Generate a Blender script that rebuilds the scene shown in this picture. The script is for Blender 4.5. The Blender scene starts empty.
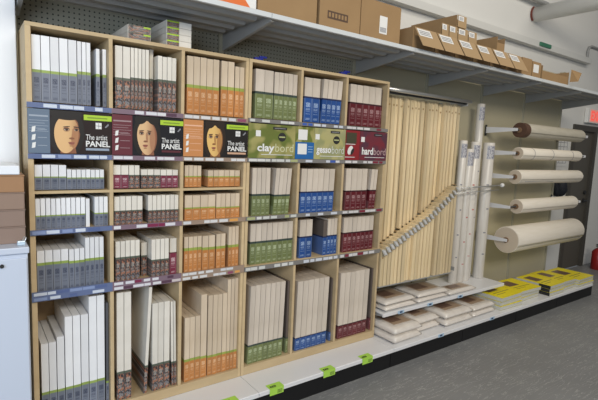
import bpy, math, random
from mathutils import Matrix, Vector
random.seed(7)
SC = bpy.context.scene
COL = SC.collection

# ------------------------------------------------------------------ camera
cam_data = bpy.data.cameras.new('camera')
cam_data.sensor_width = 36.0
cam_data.lens = 457.17 / 598.0 * 36.0
cam_data.clip_end = 100
cam = bpy.data.objects.new('camera', cam_data)
COL.objects.link(cam)
_r = Vector((0.80916197, -0.58606187, 0.04228936))
_d = Vector((-0.0346864, -0.11948852, -0.99222948))
_f = Vector((0.58656096, 0.8014075, -0.11701395))
cam.matrix_world = Matrix(((_r.x, -_d.x, -_f.x, 0.0), (_r.y, -_d.y, -_f.y, 0.0), (_r.z, -_d.z, -_f.z, 1.62), (0, 0, 0, 1)))
SC.camera = cam

# ------------------------------------------------------------------ light and exposure
SC.view_settings.view_transform = 'Standard'
SC.view_settings.look = 'None'
SC.view_settings.gamma = 1
SC.view_settings.use_curve_mapping = False
SC.view_settings.exposure = -0.28
world = bpy.data.worlds.new('world')
SC.world = world
world.use_nodes = True
world.node_tree.nodes['Background'].inputs[0].default_value = (0.86, 0.92, 1.0, 1)
world.node_tree.nodes['Background'].inputs[1].default_value = 0.16


def area(name, loc, target, sx, sy, power, color):
    l = bpy.data.lights.new(name, 'AREA')
    l.shape = 'RECTANGLE'
    l.size, l.size_y, l.energy, l.color = sx, sy, power, color
    o = bpy.data.objects.new(name, l)
    o.location = loc
    o.rotation_euler = (Vector(target) - Vector(loc)).to_track_quat('-Z', 'Y').to_euler()
    COL.objects.link(o)
    return o


area('window_daylight', (-2.2, -0.9, 2.0), (0.6, 2.6, 1.3), 2.6, 2.4, 125, (0.70, 0.83, 1.0))
area('high_front_lamps', (0.8, -2.6, 4.0), (1.9, 2.5, 1.1), 3.2, 1.2, 225, (1.0, 0.93, 0.82))
area('ceiling_lamp_row', (4.6, 0.2, 4.3), (4.8, 2.2, 0.8), 4.0, 0.6, 55, (1.0, 0.93, 0.82))


# ------------------------------------------------------------------ helpers
def tag(o, label=None, cat=None, group=None, kind=None):
    if label: o['label'] = label
    if cat: o['category'] = cat
    if group: o['group'] = group
    if kind: o['kind'] = kind
    return o


def thing(name, loc, label, cat, group=None, rz=0.0):
    o = bpy.data.objects.new(name, None)
    o.empty_display_size = 0.05
    COL.objects.link(o)
    o.location = loc
    o.rotation_euler = (0, 0, rz)
    return tag(o, label, cat, group)


class MB:
    def __init__(s):
        s.v, s.f, s.m = [], [], []

    def poly(s, pts, m=0):
        b = len(s.v)
        s.v += [tuple(p) for p in pts]
        s.f.append(list(range(b, b + len(pts))))
        s.m.append(m)
        return s

    def hexa(s, p, m=0):
        # p: 4 bottom points (counter-clockwise from above), then 4 top points
        b = len(s.v)
        s.v += [tuple(q) for q in p]
        for f in ((0, 3, 2, 1), (4, 5, 6, 7), (0, 1, 5, 4), (1, 2, 6, 5), (2, 3, 7, 6), (3, 0, 4, 7)):
            s.f.append([b + i for i in f])
            s.m.append(m)
        return s

    def box(s, x0, x1, y0, y1, z0, z1, m=0):
        return s.hexa([(x0, y0, z0), (x1, y0, z0), (x1, y1, z0), (x0, y1, z0),
                       (x0, y0, z1), (x1, y0, z1), (x1, y1, z1), (x0, y1, z1)], m)

    def prism_x(s, x0, x1, yz, m=0):
        n = len(yz)
        b = len(s.v)
        s.v += [(x0, y, z) for y, z in yz] + [(x1, y, z) for y, z in yz]
        s.f.append([b + i for i in range(n)]); s.m.append(m)
        s.f.append([b + n + i for i in reversed(range(n))]); s.m.append(m)
        for i in range(n):
            j = (i + 1) % n
            s.f.append([b + j, b + i, b + n + i, b + n + j]); s.m.append(m)
        return s

    def tube(s, pts, r, n=10, m=0, cap=True):
        pts = [Vector(p) for p in pts]
        rs = r if isinstance(r, (list, tuple)) else [r] * len(pts)
        rings = []
        up = None
        for i, p in enumerate(pts):
            t = (pts[min(i + 1, len(pts) - 1)] - pts[max(i - 1, 0)]).normalized()
            if up is None:
                up = t.orthogonal().normalized()
            a = (up - t * up.dot(t)).normalized()
            up = a
            c = t.cross(a)
            b = len(s.v)
            for k in range(n):
                w = 2 * math.pi * k / n
                s.v.append(tuple(p + (a * math.cos(w) + c * math.sin(w)) * rs[i]))
            rings.append(b)
        for q in range(len(rings) - 1):
            for k in range(n):
                k2 = (k + 1) % n
                s.f.append([rings[q] + k, rings[q] + k2, rings[q + 1] + k2, rings[q + 1] + k]); s.m.append(m)
        if cap:
            s.f.append([rings[0] + k for k in reversed(range(n))]); s.m.append(m)
            s.f.append([rings[-1] + k for k in range(n)]); s.m.append(m)
        return s

    def ell(s, cx, cz, rx, rz, y, m=0, n=28, a0=0.0, tilt=0.0):
        pts = []
        for k in range(n):
            w = 2 * math.pi * k / n
            px, pz = rx * math.cos(w), rz * math.sin(w)
            pts.append((cx + px * math.cos(tilt) - pz * math.sin(tilt), y, cz + px * math.sin(tilt) + pz * math.cos(tilt)))
        return s.poly(pts, m)

    def build(s, name, mats, parent=None, loc=(0, 0, 0), smooth=False, bevel=0.0):
        me = bpy.data.meshes.new(name)
        me.from_pydata(s.v, [], s.f)
        if not isinstance(mats, (list, tuple)): mats = [mats]
        for m in mats: me.materials.append(m)
        for p, mi in zip(me.polygons, s.m):
            p.material_index = mi
            p.use_smooth = smooth
        me.update()
        o = bpy.data.objects.new(name, me)
        COL.objects.link(o)
        o.location = loc
        if parent: o.parent = parent
        if bevel:
            md = o.modifiers.new('bevel', 'BEVEL')
            md.width, md.segments, md.limit_method, md.angle_limit = bevel, 2, 'ANGLE', 0.6
        return o


def copy_tree(o, parent=None):
    c = o.copy()
    COL.objects.link(c)
    c.parent = parent
    for ch in o.children:
        copy_tree(ch, c)
    return c


def mat(name, col, rough=0.6, metal=0.0, spec=0.5, emit=None, es=1.0, alpha=None, trans=0.0):
    m = bpy.data.materials.new(name)
    m.use_nodes = True
    b = m.node_tree.nodes['Principled BSDF']
    b.inputs['Base Color'].default_value = (*col, 1)
    b.inputs['Roughness'].default_value = rough
    b.inputs['Metallic'].default_value = metal
    b.inputs['Specular IOR Level'].default_value = spec
    b.inputs['Transmission Weight'].default_value = trans
    if emit:
        b.inputs['Emission Color'].default_value = (*emit, 1)
        b.inputs['Emission Strength'].default_value = es
    return m


class NT:
    def __init__(s, m):
        s.t = m.node_tree
        s.b = s.t.nodes['Principled BSDF']

    def n(s, kind, **kw):
        x = s.t.nodes.new(kind)
        for k, v in kw.items(): setattr(x, k, v)
        return x

    def link(s, a, b): s.t.links.new(a, b)

    def val(s, node, i, v):
        if hasattr(v, 'is_output'): s.link(v, node.inputs[i])
        else: node.inputs[i].default_value = v

    def math(s, op, a, b=0.0, c=None):
        x = s.n('ShaderNodeMath', operation=op)
        s.val(x, 0, a); s.val(x, 1, b)
        if c is not None: s.val(x, 2, c)
        return x.outputs[0]

    def band(s, v, lo, hi):
        return s.math('MULTIPLY', s.math('GREATER_THAN', v, lo), s.math('LESS_THAN', v, hi))

    def mix(s, f, a, b):
        x = s.n('ShaderNodeMix', data_type='RGBA')
        s.val(x, 0, f)
        s.val(x, 6, a if hasattr(a, 'is_output') else (*a, 1))
        s.val(x, 7, b if hasattr(b, 'is_output') else (*b, 1))
        return x.outputs[2]

    def coords(s, which='Generated', scale=(1, 1, 1)):
        tc = s.n('ShaderNodeTexCoord')
        mp = s.n('ShaderNodeMapping')
        mp.inputs['Scale'].default_value = scale
        s.link(tc.outputs[which], mp.inputs[0])
        return mp.outputs[0]

    def noise(s, vec, scale, detail=3.0):
        x = s.n('ShaderNodeTexNoise')
        x.inputs['Scale'].default_value = scale
        x.inputs['Detail'].default_value = detail
        s.link(vec, x.inputs['Vector'])
        return x.outputs['Fac']

    def xyz(s, vec):
        x = s.n('ShaderNodeSeparateXYZ')
        s.link(vec, x.inputs[0])
        return x.outputs

    def color(s, c): s.link(c, s.b.inputs['Base Color'])

    def bump(s, h, strength=0.2, dist=0.01):
        x = s.n('ShaderNodeBump')
        x.inputs['Strength'].default_value = strength
        x.inputs['Distance'].default_value = dist
        s.link(h, x.inputs['Height'])
        s.link(x.outputs[0], s.b.inputs['Normal'])


def wood(name, a, b, scale=(3, 3, 40), rough=0.55, lo=0.35, hi=0.65, spec=0.3, var=0.16):
    m = mat(name, a, rough, spec=spec)
    t = NT(m)
    v = t.coords('Object', scale)
    f = t.noise(v, 2.0, 4)
    r = t.n('ShaderNodeMapRange')
    r.inputs[1].default_value, r.inputs[2].default_value = lo, hi
    t.link(f, r.inputs[0])
    oi = t.n('ShaderNodeObjectInfo')
    c = t.mix(r.outputs[0], a, b)
    k = t.math('MULTIPLY_ADD', oi.outputs['Random'], var, 1 - var * .62)
    h = t.n('ShaderNodeHueSaturation')
    t.link(c, h.inputs['Color']); t.link(k, h.inputs['Value'])
    t.color(h.outputs[0])
    return m


# ------------------------------------------------------------------ materials
M = {}
M['wall'] = mat('painted_wall', (0.72, 0.61, 0.58), 0.8)
t = NT(M['wall']); t.color(t.mix(t.noise(t.coords('Object'), 1.5, 5), (0.72, 0.72, 0.69), (0.78, 0.77, 0.74)))
M['floor'] = mat('polished_concrete', (0.2, 0.2, 0.2), 0.42, spec=0.45)
t = NT(M['floor']); v = t.coords('Object')
f1 = t.noise(v, 1.3, 6); f2 = t.noise(v, 9, 5)
wv = t.noise(t.coords('Object', (2.0, 14.0, 1)), 2.2, 6)
streak = t.band(wv, 0.49, 0.505)
c = t.mix(f1, (0.14, 0.142, 0.145), (0.28, 0.285, 0.285))
c = t.mix(t.math('MULTIPLY', f2, 0.35), c, (0.34, 0.34, 0.33))
c = t.mix(t.math('MULTIPLY', streak, 0.5), c, (0.52, 0.52, 0.5))
t.color(c)
t.link(t.math('MULTIPLY_ADD', f2, 0.3, 0.3), t.b.inputs['Roughness'])
M['cab'] = wood('maple_plywood', (0.64, 0.49, 0.29), (0.56, 0.42, 0.24), (1.5, 1.5, 6))
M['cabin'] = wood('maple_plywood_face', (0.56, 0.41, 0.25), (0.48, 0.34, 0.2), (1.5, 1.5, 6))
M['pine'] = wood('pine', (0.82, 0.67, 0.43), (0.70, 0.55, 0.32), (22, 22, 1.2), var=.34)
M['pine_end'] = mat('pine_end_grain', (0.40, 0.26, 0.12), 0.8)
M['peg'] = mat('pegboard', (0.24, 0.24, 0.19), 0.6)
t = NT(M['peg']); x = t.xyz(t.coords('Object'))
def cell(o): return t.math('SUBTRACT', t.math('FRACT', t.math('DIVIDE', o, 0.0254)), 0.5)
cx_, cz_ = cell(x[0]), cell(x[2])
d2 = t.math('ADD', t.math('MULTIPLY', cx_, cx_), t.math('MULTIPLY', cz_, cz_))
t.color(t.mix(t.math('LESS_THAN', d2, 0.03), (0.36, 0.35, 0.28), (0.05, 0.05, 0.045)))
M['panel'] = mat('beige_steel_panel', (0.55, 0.50, 0.35), 0.45)
M['upright'] = mat('beige_steel_upright', (0.46, 0.43, 0.32), 0.45)
M['deck'] = mat('white_steel_deck', (0.78, 0.78, 0.79), 0.35)
M['shelfmetal'] = mat('grey_steel_shelf', (0.36, 0.36, 0.35), 0.5)
M['lip'] = mat('pale_steel_lip', (0.62, 0.65, 0.66), 0.4)
M['kick'] = mat('black_kick', (0.006, 0.006, 0.007), 0.5)
M['chrome'] = mat('zinc_wire', (0.62, 0.62, 0.60), 0.3, 0.7)
M['dark'] = mat('dark_steel', (0.05, 0.05, 0.05), 0.4, 0.5)
M['card'] = mat('cardboard', (0.32, 0.2, 0.1), 0.85, spec=0.2)
t = NT(M['card']); t.color(t.mix(t.noise(t.coords('Object'), 6, 3), (0.30, 0.19, 0.095), (0.37, 0.24, 0.12)))
M['card_in'] = mat('cardboard_dark', (0.2, 0.115, 0.055), 0.9)
M['white'] = mat('white_paper', (0.78, 0.78, 0.76), 0.6)
M['ink'] = mat('dark_ink', (0.02, 0.02, 0.02), 0.6)
M['lime'] = mat('lime_print', (0.42, 0.62, 0.04), 0.5)
M['neon'] = mat('neon_green_tag', (0.42, 0.72, 0.09), 0.5)
M['tape'] = mat('packing_tape', (0.36, 0.25, 0.14), 0.35)

# board bodies
M['bodyG'] = wood('white_coated_edge', (0.80, 0.81, 0.83), (0.86, 0.87, 0.88), (4, 4, 4), 0.4)
M['bodyP'] = wood('cream_coated_edge', (0.74, 0.70, 0.62), (0.82, 0.78, 0.70), (4, 4, 4), 0.4)
M['bodyO'] = wood('birch_edge', (0.62, 0.50, 0.36), (0.70, 0.58, 0.44), (8, 8, 3), 0.4)
M['bodyN'] = wood('pale_birch_edge', (0.60, 0.52, 0.43), (0.68, 0.60, 0.51), (8, 8, 3), 0.4)
M['bodyD'] = mat('dark_hardboard', (0.13, 0.105, 0.09), 0.45)
M['bodyGD'] = mat('charcoal_backing', (0.10, 0.105, 0.12), 0.4)


def sleeve(name, base, top, toph, marks, blot=None, mk=0.5):
    m = mat(name, base, 0.38, spec=0.5)
    t = NT(m)
    v = t.coords('Generated')
    x = t.xyz(v)
    oi = t.n('ShaderNodeObjectInfo')
    c = base
    if blot:
        nz = t.noise(t.coords('Generated', (2.2, 0.0, 5.0)), 1.4, 2)
        c = t.mix(t.band(nz, 0.54, 0.80), base, blot[0])
        nz2 = t.noise(t.coords('Generated', (3.1, 0.0, 7.0)), 1.1, 3)
        c = t.mix(t.math('MULTIPLY', t.band(nz2, 0.30, 0.45), t.math('LESS_THAN', x[2], 0.55)), c, blot[1])
    # rows of small print down the middle of the spine
    mid = t.band(x[0], 0.22, 0.78)
    for lo, hi, a in ((0.58, 0.76, 0.95), (0.46, 0.54, 0.6), (0.40, 0.43, 0.5), (0.30, 0.33, 0.5), (0.08, 0.16, 0.6)):
        n2 = t.noise(t.coords('Generated', (9, 0.0, 30.0)), 2.0, 1)
        f = t.math('MULTIPLY', t.math('MULTIPLY', mid, t.band(x[2], lo, hi)), t.math('GREATER_THAN', n2, 0.46))
        c = t.mix(t.math('MULTIPLY', f, a * mk), c, marks)
    edge = t.math('SUBTRACT', 1.0, t.band(x[0], 0.10, 0.90))
    c = t.mix(t.math('MULTIPLY', edge, 0.16), c, marks if mk < 0.95 else (0.6, 0.62, 0.68))
    c = t.mix(t.math('GREATER_THAN', x[2], 1 - toph), c, top)
    h = t.n('ShaderNodeHueSaturation')
    t.link(c, h.inputs['Color'])
    t.link(t.math('MULTIPLY_ADD', oi.outputs['Random'], 0.24, 0.86), h.inputs['Value'])
    t.color(h.outputs[0])
    return m


M['slG'] = sleeve('slate_sleeve', (0.17, 0.19, 0.24), (0.28, 0.38, 0.09), 0.09, (0.03, 0.04, 0.08), mk=1.0)
M['slP'] = sleeve('portrait_sleeve', (0.035, 0.03, 0.035), (0.10, 0.12, 0.09), 0.08, (0.45, 0.42, 0.38), ((0.34, 0.15, 0.09), (0.20, 0.19, 0.20)), mk=0.8)
M['slV'] = sleeve('wine_sleeve', (0.20, 0.03, 0.06), (0.10, 0.02, 0.03), 0.05, (0.75, 0.6, 0.62), mk=0.8)
M['slO'] = sleeve('orange_sleeve', (0.52, 0.21, 0.06), (0.32, 0.38, 0.08), 0.11, (0.85, 0.60, 0.38), mk=0.7)
M['slN'] = sleeve('green_sleeve', (0.17, 0.20, 0.075), (0.05, 0.07, 0.06), 0.09, (0.62, 0.70, 0.48), mk=0.7)
M['slB'] = sleeve('blue_sleeve', (0.02, 0.075, 0.27), (0.02, 0.03, 0.09), 0.07, (0.45, 0.58, 0.78), mk=0.8)
M['slM'] = sleeve('maroon_sleeve', (0.12, 0.012, 0.018), (0.05, 0.015, 0.02), 0.07, (0.60, 0.40, 0.40), mk=0.65)

_fonts = {}


def text_mesh(s, width, height, bold=0.0, shear=0.0):
    """flat lettering as mesh data in the XZ plane, lower-left corner at the origin"""
    cu = bpy.data.curves.new('lettering', 'FONT')
    cu.body = s
    cu.size = 1.0
    cu.offset = bold
    cu.shear = shear
    cu.resolution_u = 3
    o = bpy.data.objects.new('lettering', cu)
    COL.objects.link(o)
    dg = bpy.context.evaluated_depsgraph_get()
    dg.update()
    me = bpy.data.meshes.new_from_object(o.evaluated_get(dg))
    bpy.data.objects.remove(o)
    xs = [v.co.x for v in me.vertices]; ys = [v.co.y for v in me.vertices]
    kx = width / (max(xs) - min(xs)); ky = height / (max(ys) - min(ys))
    mx, my = min(xs), min(ys)
    for v in me.vertices:
        v.co = Vector(((v.co.x - mx) * kx, 0.0, (v.co.y - my) * ky))
    me.flip_normals() if False else None
    return me


def lettering(s, x, y, z, w, h, m, parent, bold=0.0, shear=0.0, name='lettering'):
    me = text_mesh(s, w, h, bold, shear)
    me.materials.clear(); me.materials.append(m)
    o = bpy.data.objects.new(name, me)
    COL.objects.link(o)
    o.location = (x, y, z)
    if parent: o.parent = parent
    return o


def structure(o):
    o['kind'] = 'structure'
    return o

# ================================================================== the room
structure(MB().box(-6, 14, -6, 2.95, -0.1, 0.0).build('floor', M['floor']))
DX0, DX1, DZ = 6.80, 7.50, 2.05
wb = MB()
wb.box(-6, DX0, 2.95, 3.1, 0, 5.0); wb.box(DX1, 14, 2.95, 3.1, 0, 5.0); wb.box(DX0, DX1, 2.95, 3.1, DZ, 5.0)
structure(wb.build('wall_back', M['wall']))
M['door'] = mat('dark_olive_door', (0.105, 0.095, 0.078), 0.5)
M['doorframe'] = mat('dark_door_frame', (0.07, 0.063, 0.052), 0.5)
d = structure(MB().box(DX0 + .05, DX1 - .05, 2.965, 3.01, 0.005, DZ - .05).build('door_1', M['door']))
fr = MB().box(DX0 - .03, DX0 + .05, 2.925, 3.04, 0, DZ + .03).box(DX1 - .05, DX1 + .03, 2.925, 3.04, 0, DZ + .03).box(DX0 + .05, DX1 - .05, 2.925, 3.04, DZ - .05, DZ + .03)
fr.build('door_frame', M['doorframe'], d)
h = MB().tube([(DX1 - .12, 2.965, 1.0), (DX1 - .12, 2.91, 1.0), (DX1 - .24, 2.905, 1.0)], 0.012)
h.tube([(DX1 - .12, 2.966, 1.0), (DX1 - .12, 2.955, 1.0)], 0.032, 16).tube([(DX1 - .12, 2.966, 1.12), (DX1 - .12, 2.94, 1.12)], 0.028, 16)
h.build('door_handle', M['dark'], d, smooth=False)
M['race'] = mat('raceway_paint', (0.68, 0.68, 0.65), 0.6)
structure(MB().box(1.5, 6.93, 2.87, 2.95, 2.895, 2.965).build('trim_1', M['race']))

# small fixture standing on the raceway
M['greenpaint'] = mat('green_label', (0.05, 0.2, 0.12), 0.5)
tag(MB().box(5.50, 5.76, 2.852, 2.869, 2.912, 2.955).build('cable_marker', M['greenpaint'], bevel=.003), 'small dark green marker fixed on the white ledge high up the wall', 'marker')
# pipes high on the wall
M['pipe'] = mat('pale_pipe', (0.74, 0.74, 0.71), 0.45)
pt = thing('ventilation_pipe', (5.47, 2.95, 3.27), 'thick white pipe coming out of the wall at upper right', 'pipe')
MB().tube([(0, -.001, 0), (0, -3.6, 0.0)], 0.085, 24).build('pipe_body', M['pipe'], pt, smooth=True)
M['rust'] = mat('red_brown_sealant', (0.18, 0.04, 0.025), 0.7)
rg = MB()
for k in range(14):
    a0, a1 = [math.radians(120 + 8.5 * (k + q)) for q in (0, 1)]
    rg.tube([(math.cos(a0) * .088, -.012, math.sin(a0) * .088), (math.cos(a1) * .088, -.012, math.sin(a1) * .088)], .010, 6)
rg.build('sealant_ring', M['rust'], pt)
tag(MB().tube([(1.5, 2.885, 3.40), (5.62, 2.885, 3.40)], 0.028, 16).build('sprinkler_pipe', M['pipe'], smooth=True), 'thin white pipe running level along the top of the wall', 'pipe')
tag(MB().tube([(6.92, 2.93, 2.91), (6.92, 2.93, 3.08), (6.95, 2.93, 3.13), (7.02, 2.93, 3.15), (9.5, 2.93, 3.15)], 0.016, 10).build('conduit', M['shelfmetal'], smooth=True), 'thin grey conduit bending along the wall above the exit sign', 'conduit')

# exit sign
ex = thing('exit_sign', (7.07, 2.945, 2.12), 'white boxed EXIT sign with red letters above the dark door', 'sign')
MB().box(0, .46, -.05, 0, 0, .20).build('housing', M['white'], ex, bevel=.004)
M['exitred'] = mat('exit_red', (0.8, 0.06, 0.05), 0.5, emit=(1.0, 0.12, 0.09), es=0.75)
M['exitpink'] = mat('exit_glow_panel', (0.8, 0.35, 0.30), 0.5, emit=(1.0, 0.30, 0.22), es=0.35)
MB().box(.06, .45, -.053, -.0495, .015, .185).build('face_panel', M['exitpink'], ex)
lettering('EXIT', .085, -.0545, .035, .34, .13, M['exitred'], ex, bold=.03)

# notices on the strip of wall between the gondola and the door
nt = thing('wall_notice', (6.32, 2.945, 1.50), 'white gridded notice sheet on wall between canvas rolls and door', 'notice')
MB().box(0, .36, -.004, 0, 0, .42).build('sheet', M['white'], nt)
g = MB()
for k in range(7): g.box(.03, .33, -.0055, -.004, .04 + k * .055, .046 + k * .055)
for k in range(4): g.box(.03 + k * .098, .036 + k * .098, -.0056, -.004, .04, .37)
M['greyink'] = mat('grey_ink', (0.25, 0.25, 0.27), 0.6)
g.build('grid_lines', M['greyink'], nt)
M['blackcloth'] = mat('black_cloth', (0.012, 0.014, 0.022), 0.7)
bg = MB().tube([(0, 0, .17), (0, -.01, .14), (.01, -.03, .08), (.0, -.035, .02), (0, -.03, -.05), (0, -.02, -.10)], [.01, .04, .075, .085, .07, .02], 12)
bg.tube([(.09, 0, .12), (.11, -.02, .06), (.10, -.03, -.02), (.11, -.02, -.07)], [.015, .05, .055, .02], 10)
bg.tube([(-.08, 0, .1), (-.09, -.02, .03), (-.08, -.03, -.04), (-.09, -.02, -.08)], [.012, .045, .05, .02], 10)
o = bg.build('hanging_cloth', M['blackcloth'], smooth=True); o.location = (6.38, 2.89, 1.19)
tag(o, 'black bundled cloth hanging on wall between two cream canvas rolls', 'cloth')

# fire extinguisher
fe = thing('fire_extinguisher', (7.50, 2.72, 0), 'red fire extinguisher standing on the floor at the far right', 'fire extinguisher')
fe.scale = (.95, .95, .72)
M['red'] = mat('red_enamel', (0.30, 0.016, 0.014), 0.35)
MB().tube([(0, 0, 0), (0, 0, .01), (0, 0, .36), (0, 0, .41), (0, 0, .44)], [.085, .09, .09, .06, .03], 24).build('cylinder_body', M['red'], fe, smooth=True)
MB().box(-.045, .045, -.0925, -.0905, .17, .25).build('instruction_label', M['white'], fe)
MB().tube([(0, 0, .44), (0, 0, .48)], .022, 12).box(-.1, .02, -.012, .012, .485, .5).box(-.09, .02, -.012, .012, .515, .53).build('valve_handle', M['dark'], fe)
MB().tube([(0, 0, .46), (.07, 0, .45), (.11, 0, .35), (.11, 0, .12)], .011, 8).build('hose', M['ink'], fe, smooth=True)

# ---- left edge: wall post, flat file chest, boxes
M['postw'] = mat('white_gloss_post', (0.85, 0.88, 0.92), 0.4)
structure(MB().box(.02, .213, 2.62, 2.72, 0, 3.6).build('trim_2', M['postw'], bevel=.004))
ch = thing('white_chest', (-.55, 2.2, 0), 'white metal chest at the left edge with flat boxes on it', 'chest')
M['chestw'] = mat('white_enamel', (0.58, 0.64, 0.75), 0.4)
MB().box(.005, .750, .012, .36, 0, 1.12).build('carcass', M['chestw'], ch, bevel=.003)
MB().box(0, .755, 0, .37, 1.12, 1.148).build('lid', M['chestw'], ch, bevel=.004)
MB().box(.012, .745, .003, .0115, .04, 1.10).build('front_door', M['chestw'], ch, bevel=.002)
MB().tube([(.655, .0028, 1.075), (.655, -.005, 1.075)], .008, 12).build('lock', M['ink'], ch)
LB = ['lowest', 'second from bottom', 'third from bottom', 'fourth from bottom']
for k in range(4):
    bx = thing('flat_box', (-.50, 2.29, 1.1485 + k * .0745), 'brown flat box on the white chest, %s of the stack' % LB[k], 'box', 'flat boxes on the chest')
    m_ = mat('brown_box_%d' % k, ((0.27, 0.19, 0.15), (0.27, 0.19, 0.15), (0.29, 0.20, 0.15), (0.36, 0.20, 0.10))[k], 0.7)
    MB().box(0, .70, 0, .30, 0, .069).build('box_body', m_, bx, bevel=.002)
    MB().box(-.002, .703, -.003, .302, .0692, .0738).build('box_lid', m_, bx, bevel=.001)
tag(MB().box(-.50, .185, 2.285, 2.59, 1.4475, 1.486).build('white_flat_box', M['postw'], bevel=.004), 'white flat box lying on top of the brown boxes', 'box')
cl = thing('binder_clip', (.165, 2.24, 1.1485), 'small clear and metal clip on the chest beside the boxes', 'clip')
M['clear'] = mat('bluish_plastic', (0.55, 0.68, 0.78), 0.15, spec=0.8)
MB().box(0, .03, 0, .02, 0, .018).build('clip_body', M['clear'], cl, bevel=.003)
MB().tube([(.028, .01, .016), (.034, .01, .03), (.028, .01, .036), (.02, .01, .018)], .002, 6).build('clip_arm', M['chrome'], cl)

# ================================================================== gondola
GX = [.215, 1.357, 2.52, 3.42, 4.29, 5.12, 6.0]
GY = 2.78
go = thing('gondola_shelving', (0, 0, 0), 'long beige steel gondola with pegboard back and black kick plate', 'shelving unit')
for i in range(6):
    MB().box(GX[i] + .018, GX[i + 1] - .018, GY, GY + .02, .12, 2.62).build('pegboard_panel' if i < 3 else 'back_panel', M['peg'] if i < 2 else M['panel'], go)
    MB().box(GX[i] + .003, GX[i + 1] - .003, 2.20, 2.215, 0.0, .128).build('kick_plate', M['kick'], go)
for i, x in enumerate(GX):
    MB().box(x - .016, x + .016, GY - .012, GY + .05, 0, 2.66).build('upright', M['upright'], go)
tag(go.children[0], None)
ORD = ['first', 'second', 'third', 'fourth', 'fifth', 'sixth', 'seventh', 'eighth', 'ninth', 'tenth', 'eleventh', 'twelfth', 'thirteenth', 'fourteenth', 'fifteenth', 'sixteenth', 'seventeenth', 'eighteenth', 'nineteenth', 'twentieth', 'twenty-first', 'twenty-second', 'twenty-third', 'twenty-fourth', 'twenty-fifth']
DW = ['holding the left wooden cabinet', 'holding the right wooden cabinet', 'under the lower bagged canvas packs', 'under the shelf end and first yellow packs', 'under the middle yellow packs', 'under the last yellow packs, ending the row']
SW = ['over the left wooden cabinet', 'over the right wooden cabinet', 'over the pine bars, carrying the first label flap bins', 'over the wrapped tubes, carrying the last flap bins', 'over the canvas rolls, carrying the last open box', 'empty, over the right ends of the canvas rolls']
for i in range(6):
    a, b = GX[i] + .0015, GX[i + 1] - .0015
    if i == 5: b = 5.93
    dk = thing('base_deck', (a, 2.17, 0), 'white steel base deck %s' % DW[i], 'shelf', 'base decks of the gondola')
    w = b - a
    MB().box(0, w, .012, GY - 2.17 - .015, .148, .159).build('deck_plate', M['deck'], dk)
    MB().prism_x(0, w, [(0, .132), (.012, .130), (.012, .159), (.004, .159), (0, .155)]).build('front_lip', M['deck'], dk)
for i in range(6):
    a, b = GX[i] + .0015, GX[i + 1] - .0015
    w = b - a
    sh = thing('upper_shelf', (a, 2.17, 2.295), 'grey steel upper shelf %s' % SW[i], 'shelf', 'upper shelves of the gondola')
    MB().box(0, w, .012, GY - 2.17 - .015, .020, .028).build('shelf_plate', M['shelfmetal'], sh)
    MB().prism_x(0, w, [(0, .002), (.012, 0), (.012, .0285), (.003, .0285), (0, .026)]).build('front_lip', M['lip'], sh)
    for yy in (.10, .23, .36, .48):
        MB().prism_x(.03, w - .03, [(yy, .0198), (yy + .012, .002), (yy + .05, .002), (yy + .062, .0198)]).build('stiffening_rib', M['shelfmetal'], sh)
    ends = [0.004] if i < 5 else [0.004, w - .008]
    for e in ends:
        MB().hexa([(e, .02, -.008), (e + .004, .02, -.008), (e + .004, .596, -.085), (e, .596, -.085),
                   (e, .02, .0195), (e + .004, .02, .0195), (e + .004, .596, .0195), (e, .596, .0195)]).build('bracket', M['shelfmetal'], sh)
        MB().hexa([(e - 0, .02, -.010), (e + .02, .02, -.010), (e + .02, .596, -.087), (e - 0, .596, -.087),
                   (e - 0, .02, -.008), (e + .02, .02, -.008), (e + .02, .596, -.085), (e - 0, .596, -.085)]).build('bracket_flange', M['shelfmetal'], sh)

# tags on the deck front
for k, (x, wh) in enumerate([(1.075, 'left of the pair below the orange sleeves'), (1.165, 'right of the pair below the orange sleeves'), (1.475, 'under the green sleeved boards'), (1.89, 'under the blue sleeved boards'), (2.24, 'under the maroon sleeved boards')]):
    tg = thing('price_tag', (x - .045, 2.166, .118), 'neon green price tag on the deck edge %s' % wh, 'price tag', 'neon green price tags')
    MB().prism_x(0, .10, [(0, 0), (.0008, 0), (.0012, .0425), (.052, .0432), (.052, .0442), (0, .0435)]).build('tag_card', M['neon'], tg)
    q = MB()
    for z0, z1 in ((.0, .003), (.012, .015)): q.box(.012, .05, .011 + z0, .011 + z1, .0448, .0464)
    for x0 in (.012, .029, .047): q.box(x0, x0 + .004, .011, .026, .0448, .0464)
    for k2 in range(3): q.box(.055, .09, -.0006, 0, .008 + k2 * .008, .011 + k2 * .008)
    q.build('printed_marks', M['ink'], tg)
M['bluelabel'] = mat('pale_blue_label', (0.45, 0.62, 0.78), 0.4)
for x, z, y, wh in [(3.04, .140, 2.168, 'on the deck edge below the second bagged canvas pack'), (3.78, .140, 2.168, 'on the deck edge below the last bagged canvas pack'),
                    (2.72, .345, 2.327, 'on the small shelf edge below the first canvas stack'), (3.08, .345, 2.327, 'on the small shelf edge below the second canvas stack'), (3.50, .345, 2.327, 'on the small shelf edge below the third canvas stack')]:
    tg = thing('shelf_label', (x, y, z), 'small pale blue label %s' % wh, 'price tag', 'blue shelf labels')
    MB().box(0, .07, -.0005, .0012, -.010, .016).build('label_card', M['bluelabel'], tg)
    MB().box(.018, .05, -.001, -.0006, -.004, .010).build('printed_marks', mat('navy_ink', (0.03, 0.06, 0.15), .5), tg)

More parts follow.
